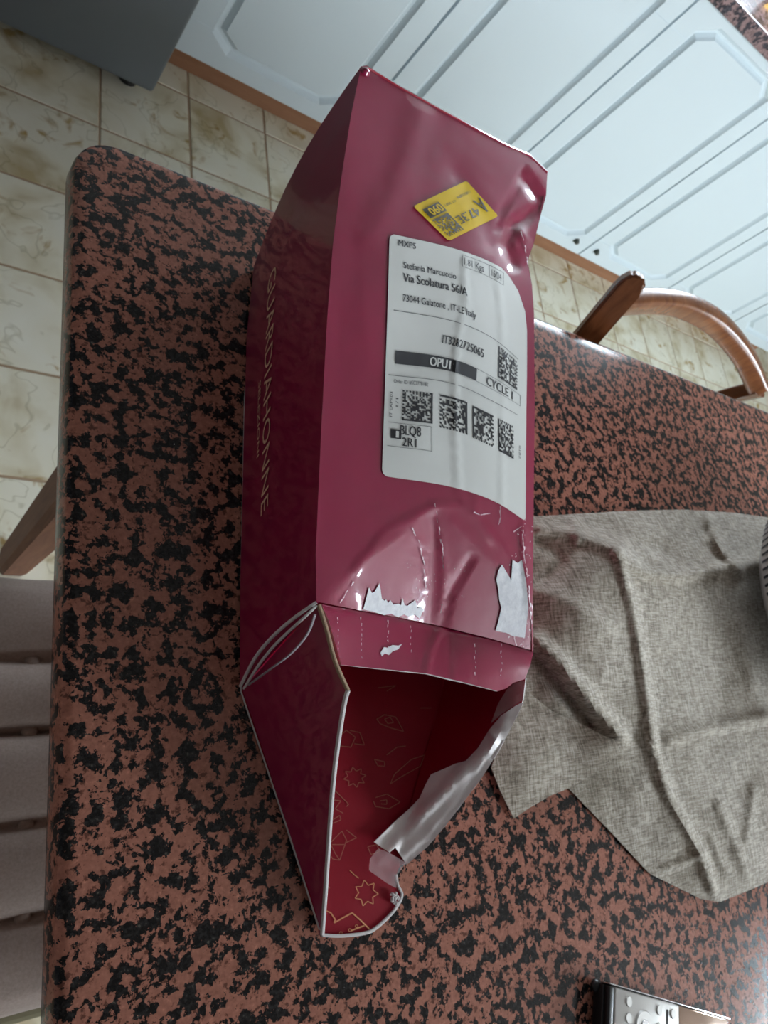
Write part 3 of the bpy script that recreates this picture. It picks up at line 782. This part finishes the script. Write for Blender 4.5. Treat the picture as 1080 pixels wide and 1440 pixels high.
p.text('Order ID: #SC277B182', .06, .30, .602, .016); p.new()
p.matrix(.125, .335, .628, .755, 18, 'rb', seed=2); p.new('stuff'); p.matrix(.385, .57, .628, .765, 17, 'rt', seed=3); p.new('stuff')
p.matrix(.605, .745, .632, .768, 16, 'lt', seed=4); p.new('stuff'); p.matrix(.78, .90, .632, .772, 16, 'lb', seed=6); p.new('stuff')
p.vtext('IT LAPR03', .055, .745, .64, -.018); p.new(); p.vtext('1/1', .095, .70, .665, -.016); p.new()
p.rect(.03, .33, .768, .7695); p.new(); p.rect(.03, .33, .868, .8695); p.new(); p.rect(.328, .331, .768, .869); p.new()
p.text('BLQ8', .115, .255, .815, .040, bold=.001); p.new(); p.rect(.05, .122, .796, .835, n=2); p.new(); p.text('2R1', .13, .225, .862, .036, bold=.0008); p.new()
p.vtext('0182', .945, .70, .755, .012); p.new()
p.build('label_print', M['ink'], lb)
q = Print(on_label); q.text('OPU1', .305, .445, .512, .038, off=.0018, bold=.002); q.new(); q.text('1', .085, .105, .830, .028, off=.0018)
q.build('reversed_print', M['paper'], lb)
# yellow sticker
SC = [(656, 254), (581, 290), (631, 339), (701, 304)]   # reading frame: s along to the left, t towards the viewer's right
def stick(s, t, off):
    a = SC[0]; b = SC[1]; c = SC[2]; d = SC[3]
    x = (1-t)*((1-s)*a[0]+s*b[0])+t*((1-s)*d[0]+s*c[0]); y = (1-t)*((1-s)*a[1]+s*b[1])+t*((1-s)*d[1]+s*c[1])
    return at(x, y, Ztop(x, y)+off)
rr = []
for cx, cy, a0 in ((.95, .05, -90), (.95, .95, 0), (.05, .95, 90), (.05, .05, 180)):
    for i in range(5): a = math.radians(a0+22.5*i); rr.append((cx+.05*math.cos(a), cy+.05*math.sin(a)))
ys = uv_patch('yellow_sticker', rr, .06, lambda s, t: stick(s, t, .0007), M['yellow'], bx)
p = Print(stick)
p.text('A', .03, .16, .45, .36, bold=.006, flip=-1); p.new(); p.text('47.3E', .20, .60, .60, .20, bold=.004, flip=-1); p.new()
p.rect(.62, .93, .15, .40); p.new(); p.matrix(.64, .94, .45, .92, 14, 'lt', seed=9, dens=.45); p.new('stuff')
p.text('11082/18096', .08, .33, .22, .06, flip=-1); p.new(); p.text('CT 0B01', .38, .58, .26, .05, flip=-1); p.new()
p.build('sticker_print', M['yellowink'], ys)
q = Print(stick); q.text('090', .64, .86, .18, .19, off=.0018, bold=.004, flip=-1); q.build('reversed_print', M['yellow'], ys)

# ------------------------------------------------------------------ gold lettering on the side
aL, bL = catm(topL, 60), catm(botL, 60)
def on_side(s, t, off):
    """s along the side panel from the back, t from the top edge down"""
    k = s*60; i = max(0, min(59, int(k))); f = k-i
    p_ = aL[i].lerp(aL[i+1], f).lerp(bL[i].lerp(bL[i+1], f), t)+Vector((-.006, .004, 0))*math.sin(math.pi*t)*(1-s)**3
    return p_+Vector((-1, 0, 0))*off
side_uv = []
V, Fc = text_shape('GUARDIAHONNE', -.006); xs = [v[0] for v in V]; x0, x1 = min(xs), max(xs)
pr = Print(on_side)
def side_text(V, Fc, s0, s1, tb, h):
    P = [on_side(s0+(v[0]-x0)/(x1-x0)*(s1-s0), tb-v[1]/.69*h, .0008) for v in V]; b0 = len(pr.V); pr.V += P; pr.F += [tuple(b0+i for i in f) for f in Fc]
side_text(V, Fc, .185, .72, .715, .095)
V, Fc = text_shape('SELEZIONI'); xs = [v[0] for v in V]; x0, x1 = min(xs), max(xs); side_text(V, Fc, .41, .58, .79, .028)
mesh_obj('gold_lettering', pr.V, pr.F, M['gold'], lp)
# line drawings printed inside
def C6(x, y): return 440+x/3.176, 920+y/3.176
def stroke(pts, wpx=1.5, bm_=None, zoff=.0006):
    q = resample(pts, 5, False)
    for a, b in zip(q, q[1:]):
        dx, dy = b[0]-a[0], b[1]-a[1]; n_ = math.hypot(dx, dy) or 1; ox, oy = -dy/n_*wpx/2, dx/n_*wpx/2
        if not inside(*a, bot_poly): continue
        bm_.faces.new([bm_.verts.new(at(u, v, Zbot(u, v)+zoff)) for u, v in ((a[0]+ox, a[1]+oy), (b[0]+ox, b[1]+oy), (b[0]-ox, b[1]-oy), (a[0]-ox, a[1]-oy))])
def star(cx, cy, r, n, rot, sq=.9):
    return [(cx+r*(1 if i % 2 else .62)*math.cos(rot+math.pi*i/n), cy+r*sq*(1 if i % 2 else .62)*math.sin(rot+math.pi*i/n)) for i in range(2*n+1)]
for pts in ([C6(*p_) for p_ in ((285, 290), (320, 270), (370, 280), (405, 345), (350, 330), (300, 310), (285, 290))], [C6(*p_) for p_ in ((320, 290), (345, 280), (360, 305), (335, 310), (320, 290))],
            [C6(*p_) for p_ in ((125, 410), (170, 415), (190, 370), (150, 340), (125, 360))], [C6(*p_) for p_ in ((165, 340), (210, 350), (230, 405), (185, 400))],
            [C6(*p_) for p_ in ((100, 610), (160, 670), (150, 680))], [C6(*p_) for p_ in ((90, 650), (125, 655), (100, 690), (135, 710))], [C6(*p_) for p_ in ((80, 745), (120, 720), (125, 740), (90, 755))],
            [C6(*p_) for p_ in ((70, 850), (130, 790), (150, 830), (120, 920), (100, 890), (80, 850))], [C6(*p_) for p_ in ((70, 890), (90, 915), (120, 920))], [C6(*p_) for p_ in ((85, 850), (140, 850))], [C6(*p_) for p_ in ((150, 785), (195, 820), (150, 840))],
            [C6(*p_) for p_ in ((280, 640), (330, 625), (390, 660), (340, 690), (280, 680), (270, 655))], [C6(*p_) for p_ in ((300, 655), (330, 650), (330, 670), (305, 668))],
            [C6(*p_) for p_ in ((245, 860), (285, 850), (300, 880), (260, 895), (245, 860))], [C6(*p_) for p_ in ((345, 580), (365, 535), (440, 470), (500, 450), (480, 500), (390, 550), (345, 580))],
            [C6(*p_) for p_ in ((275, 470), (320, 480), (320, 500), (290, 498), (275, 470))], [C6(*p_) for p_ in ((330, 450), (375, 415), (415, 410))], [C6(*p_) for p_ in ((600, 380), (650, 320), (680, 310), (650, 390), (610, 405))],
            [C6(*p_) for p_ in ((480, 240), (530, 240))], [C6(*p_) for p_ in ((290, 150), (370, 140), (330, 165))], [C6(*p_) for p_ in ((50, 1005), (75, 1045), (60, 1040))],
            star(499, 1093, 16, 8, .2)):
    draw = bmesh.new(); stroke(pts, 1.2, draw); bm_obj('line_drawing', draw, M['goldsoft'], bo)

for pts in (star(515, 1256, 17, 7, .5, 1.1), [C6(*p_) for p_ in ((165, 965), (185, 985), (205, 1000))]): draw = bmesh.new(); stroke(pts, 1.3, draw); bm_obj('line_drawing', draw, M['goldmid'], bo)
for pts in ([C6(*p_) for p_ in ((45, 1140), (80, 1155), (100, 1185), (95, 1200), (130, 1180), (175, 1155), (215, 1190), (255, 1230))], [C6(*p_) for p_ in ((170, 1235), (230, 1212))]): draw = bmesh.new(); stroke(pts, 2.0, draw); bm_obj('line_drawing', draw, M['goldmid'], bo)
for c in ((125, 1245), (165, 1232), (195, 1215)):
    x, y = C6(*c); stroke([(x+2*math.cos(a*.8), y+2*math.sin(a*.8)) for a in range(9)], .8, draw := bmesh.new()); bm_obj('line_drawing', draw, M['goldmid'], bo)

# ------------------------------------------------------------------ linen cloth
cloth_poly = [(725, 728), (800, 724), (880, 719), (960, 717), (1030, 721), (1100, 731), (1180, 745), (1200, 1000), (1180, 1190), (1080, 1240), (1040, 1257), (1012, 1268), (985, 1264), (940, 1242), (912, 1228), (860, 1172), (800, 1110), (770, 1070), (735, 1010), (728, 940), (722, 840)]
Zc = tps([(x, y, .0015) for x, y in cloth_poly]+[(760, 800, .012), (800, 770, .016), (860, 775, .030), (920, 790, .022), (1000, 795, .020), (1050, 790, .016), (790, 900, .020), (830, 960, .018), (880, 900, .022), (850, 850, .028),
          (760, 970, .003), (820, 1040, .003), (745, 935, .002), (990, 900, .008), (940, 1040, .010), (1050, 1010, .009), (1000, 1120, .008), (900, 1120, .008), (870, 1000, .014), (960, 740, .007), (1080, 760, .008), (950, 1190, .006), (1040, 1200, .006)])
CW = [([(760, 745), (800, 750), (865, 772), (905, 805), (960, 808), (1040, 795), (1090, 790)], .006, 9), ([(868, 775), (890, 860), (905, 950), (918, 1050)], .0050, 7), ([(918, 1050), (935, 1110), (985, 1200), (1005, 1262)], .0045, 7),
      ([(940, 1040), (1010, 1022), (1080, 1008)], .0040, 9), ([(745, 925), (775, 955), (800, 985), (822, 1018)], -.009, 9), ([(752, 900), (790, 935), (830, 985), (872, 1036)], .011, 12),
      ([(990, 722), (1010, 765), (1040, 805)], .0050, 6), ([(1000, 740), (980, 760), (1015, 790)], -.003, 6), ([(805, 725), (812, 760)], .0030, 4), ([(900, 770), (930, 795)], .003, 5), ([(840, 735), (900, 765), (935, 775)], -.004, 12),
      ([(910, 1230), (960, 1213), (985, 1205)], .0025, 4), ([(755, 830), (800, 850), (850, 880)], .0035, 14), ([(760, 760), (790, 790), (760, 820)], -.003, 9), ([(1040, 880), (1060, 960), (1085, 1030)], .003, 14),
      ([(1010, 1130), (1030, 1180), (1050, 1230)], .0022, 7), ([(1060, 1110), (1050, 1180)], .0022, 7), ([(1000, 1180), (1020, 1230)], .0018, 5)]
def Zcl(x, y):
    z = Zc(x, y); e = min(1, seg_dist(x, y, cloth_poly+[cloth_poly[0]])/14)
    for pl, am, wd in CW:
        d = seg_dist(x, y, pl)
        if d < 3*wd: z += 1.25*am*math.exp(-(d/wd)**2)*(.35+.65*e)
    z += (.0024*noise.noise((x/45, y/60, 1))+.0004*noise.noise((x/15, y/22, 5)))*e
    return max(.0012, z)
cl = surf('linen_cloth', cloth_poly, 5, Zcl, M['linen']); solidify(cl, .0008, off=1, inner=0, rim=0)
tag(cl, 'crumpled grey-beige linen cloth spread on the granite table right of the box', 'cloth')
fl_poly = [(690, 1080), (704, 1115), (722, 1151), (745, 1135), (775, 1118), (800, 1108), (845, 1080), (883, 1047), (850, 1036), (815, 1018), (775, 1000), (735, 968), (722, 985), (710, 1020)]
Zf = tps([(690, 1080, .005), (722, 1151, .003), (800, 1108, .0075), (883, 1047, .019), (815, 1018, .010), (735, 968, .008), (760, 1060, .013), (850, 1050, .019), (722, 985, .009)])
fc_ = surf('folded_corner', fl_poly, 8, lambda x, y: Zf(x, y)+.0012*noise.noise((x/40, y/30, 8)), M['linen'], cl); solidify(fc_, .0008, off=1, inner=0, rim=0)

# ------------------------------------------------------------------ fluted bowl at the right edge
bc = (1.060, .112, T)
zc0 = .012
bw = empty('bowl', (bc[0], bc[1], T+zc0), 'white bowl with dark ticks round its rim, on the cloth at the right edge', 'bowl')
seg = 72
lathe('bowl_body', [(.085, .014), (.10, .016), (.128, .024), (.150, .040), (.156, .052), (.158, .056), (.153, .056), (.148, .044), (.125, .030), (.09, .022), (.02, .020)], (bc[0], bc[1], T+zc0), M['bowl'], bw, 72)
for i in range(90):
    bm = bmesh.new(); a = 2*math.pi*i/90; c, s = math.cos(a), math.sin(a)
    pts = [(.1515, .0425), (.1572, .0535)]; dw = .0018
    vs = []
    for r, z in ((.1512, .0405), (.1578, .0545)):
        for sg in (-1, 1): vs.append(bm.verts.new((bc[0]+(r+.0008)*c-sg*dw*s, bc[1]+(r+.0008)*s+sg*dw*c, T+zc0+z)))
    bm.faces.new((vs[0], vs[1], vs[3], vs[2])); bm_obj('rim_tick', bm, M['bowlstripe'], bw)

# ------------------------------------------------------------------ remote control, bottom right
r0 = at(857, 1384, .017); r0.z = T+.001
uu = (at(1018, 1431, .017)-at(857, 1384, .017)); uu.z = 0; uu.normalize(); ww = Vector((uu.y, -uu.x, 0))
rc = empty('remote_control', tuple(r0), 'silver remote control with round pad lying at the bottom right', 'remote control')
def rbox(name, u0, u1, w0, w1, z0, z1, m, bev=.001, par=None):
    bm = box_bm(u0, u1, w0, w1, z0, z1, bev, 3)
    for v in bm.verts: p_ = r0+uu*v.co.x+ww*v.co.y; v.co = Vector((p_.x, p_.y, T+v.co.z))
    o = bm_obj(name, bm, m, par or rc); smooth_by_angle(o); return o
rbox('base_shell', 0, .168, 0, .046, .001, .012, M['black'], .002)
rbox('end_window', 0, .0065, .0005, .0455, .0121, .017, M['black'], .0015)
face = rbox('button_face', .0067, .092, .0005, .0455, .0121, .0175, M['remote'], .0015)
rbox('edge_trim', .0, .168, -.0010, -.0001, .008, .0178, M['chrome'], .0003)
rbox('slide_cover', .0935, .168, .0005, .0455, .0121, .0158, M['remote2'], .0015)
rbox('slot', .0745, .0765, .006, .040, .0176, .0180, M['black'], .0001, face)
def rdisc(name, u, w_, r, z0, z1, m, par):
    bm = bmesh.new(); c_ = r0+uu*u+ww*w_
    bmesh.ops.create_cone(bm, cap_ends=True, segments=32, radius1=r, radius2=r*.92, depth=z1-z0, matrix=Matrix.Translation((c_.x, c_.y, T+(z0+z1)/2)))
    o = bm_obj(name, bm, m, par); smooth_by_angle(o); return o
pad = rdisc('round_pad', .045, .023, .0125, .0176, .0186, M['remote'], face); rdisc('pad_centre', .045, .023, .006, .0187, .0192, M['chrome'], face)
for u, w_ in ((.024, .008), (.024, .019), (.024, .031), (.024, .040), (.064, .008), (.064, .020), (.064, .032), (.083, .008), (.083, .019), (.083, .031)):
    rdisc('button', u, w_, .0036, .0176, .0184, M['remote'], face)
pb_ = at(838, 1386, .004)
bm = bmesh.new(); bmesh.ops.create_icosphere(bm, subdivisions=2, radius=.0052, matrix=Matrix.Translation((pb_.x, pb_.y, T+.0042)) @ Matrix.Scale(.75, 4, (0, 0, 1)))
for v in bm.verts: v.co += Vector((1, 1, 0))*noise.noise(v.co*300)*.0012
tag(bm_obj('black_clip', bm, M['black'], None, True), 'small black scrap lying by the corner of the remote', 'scrap')
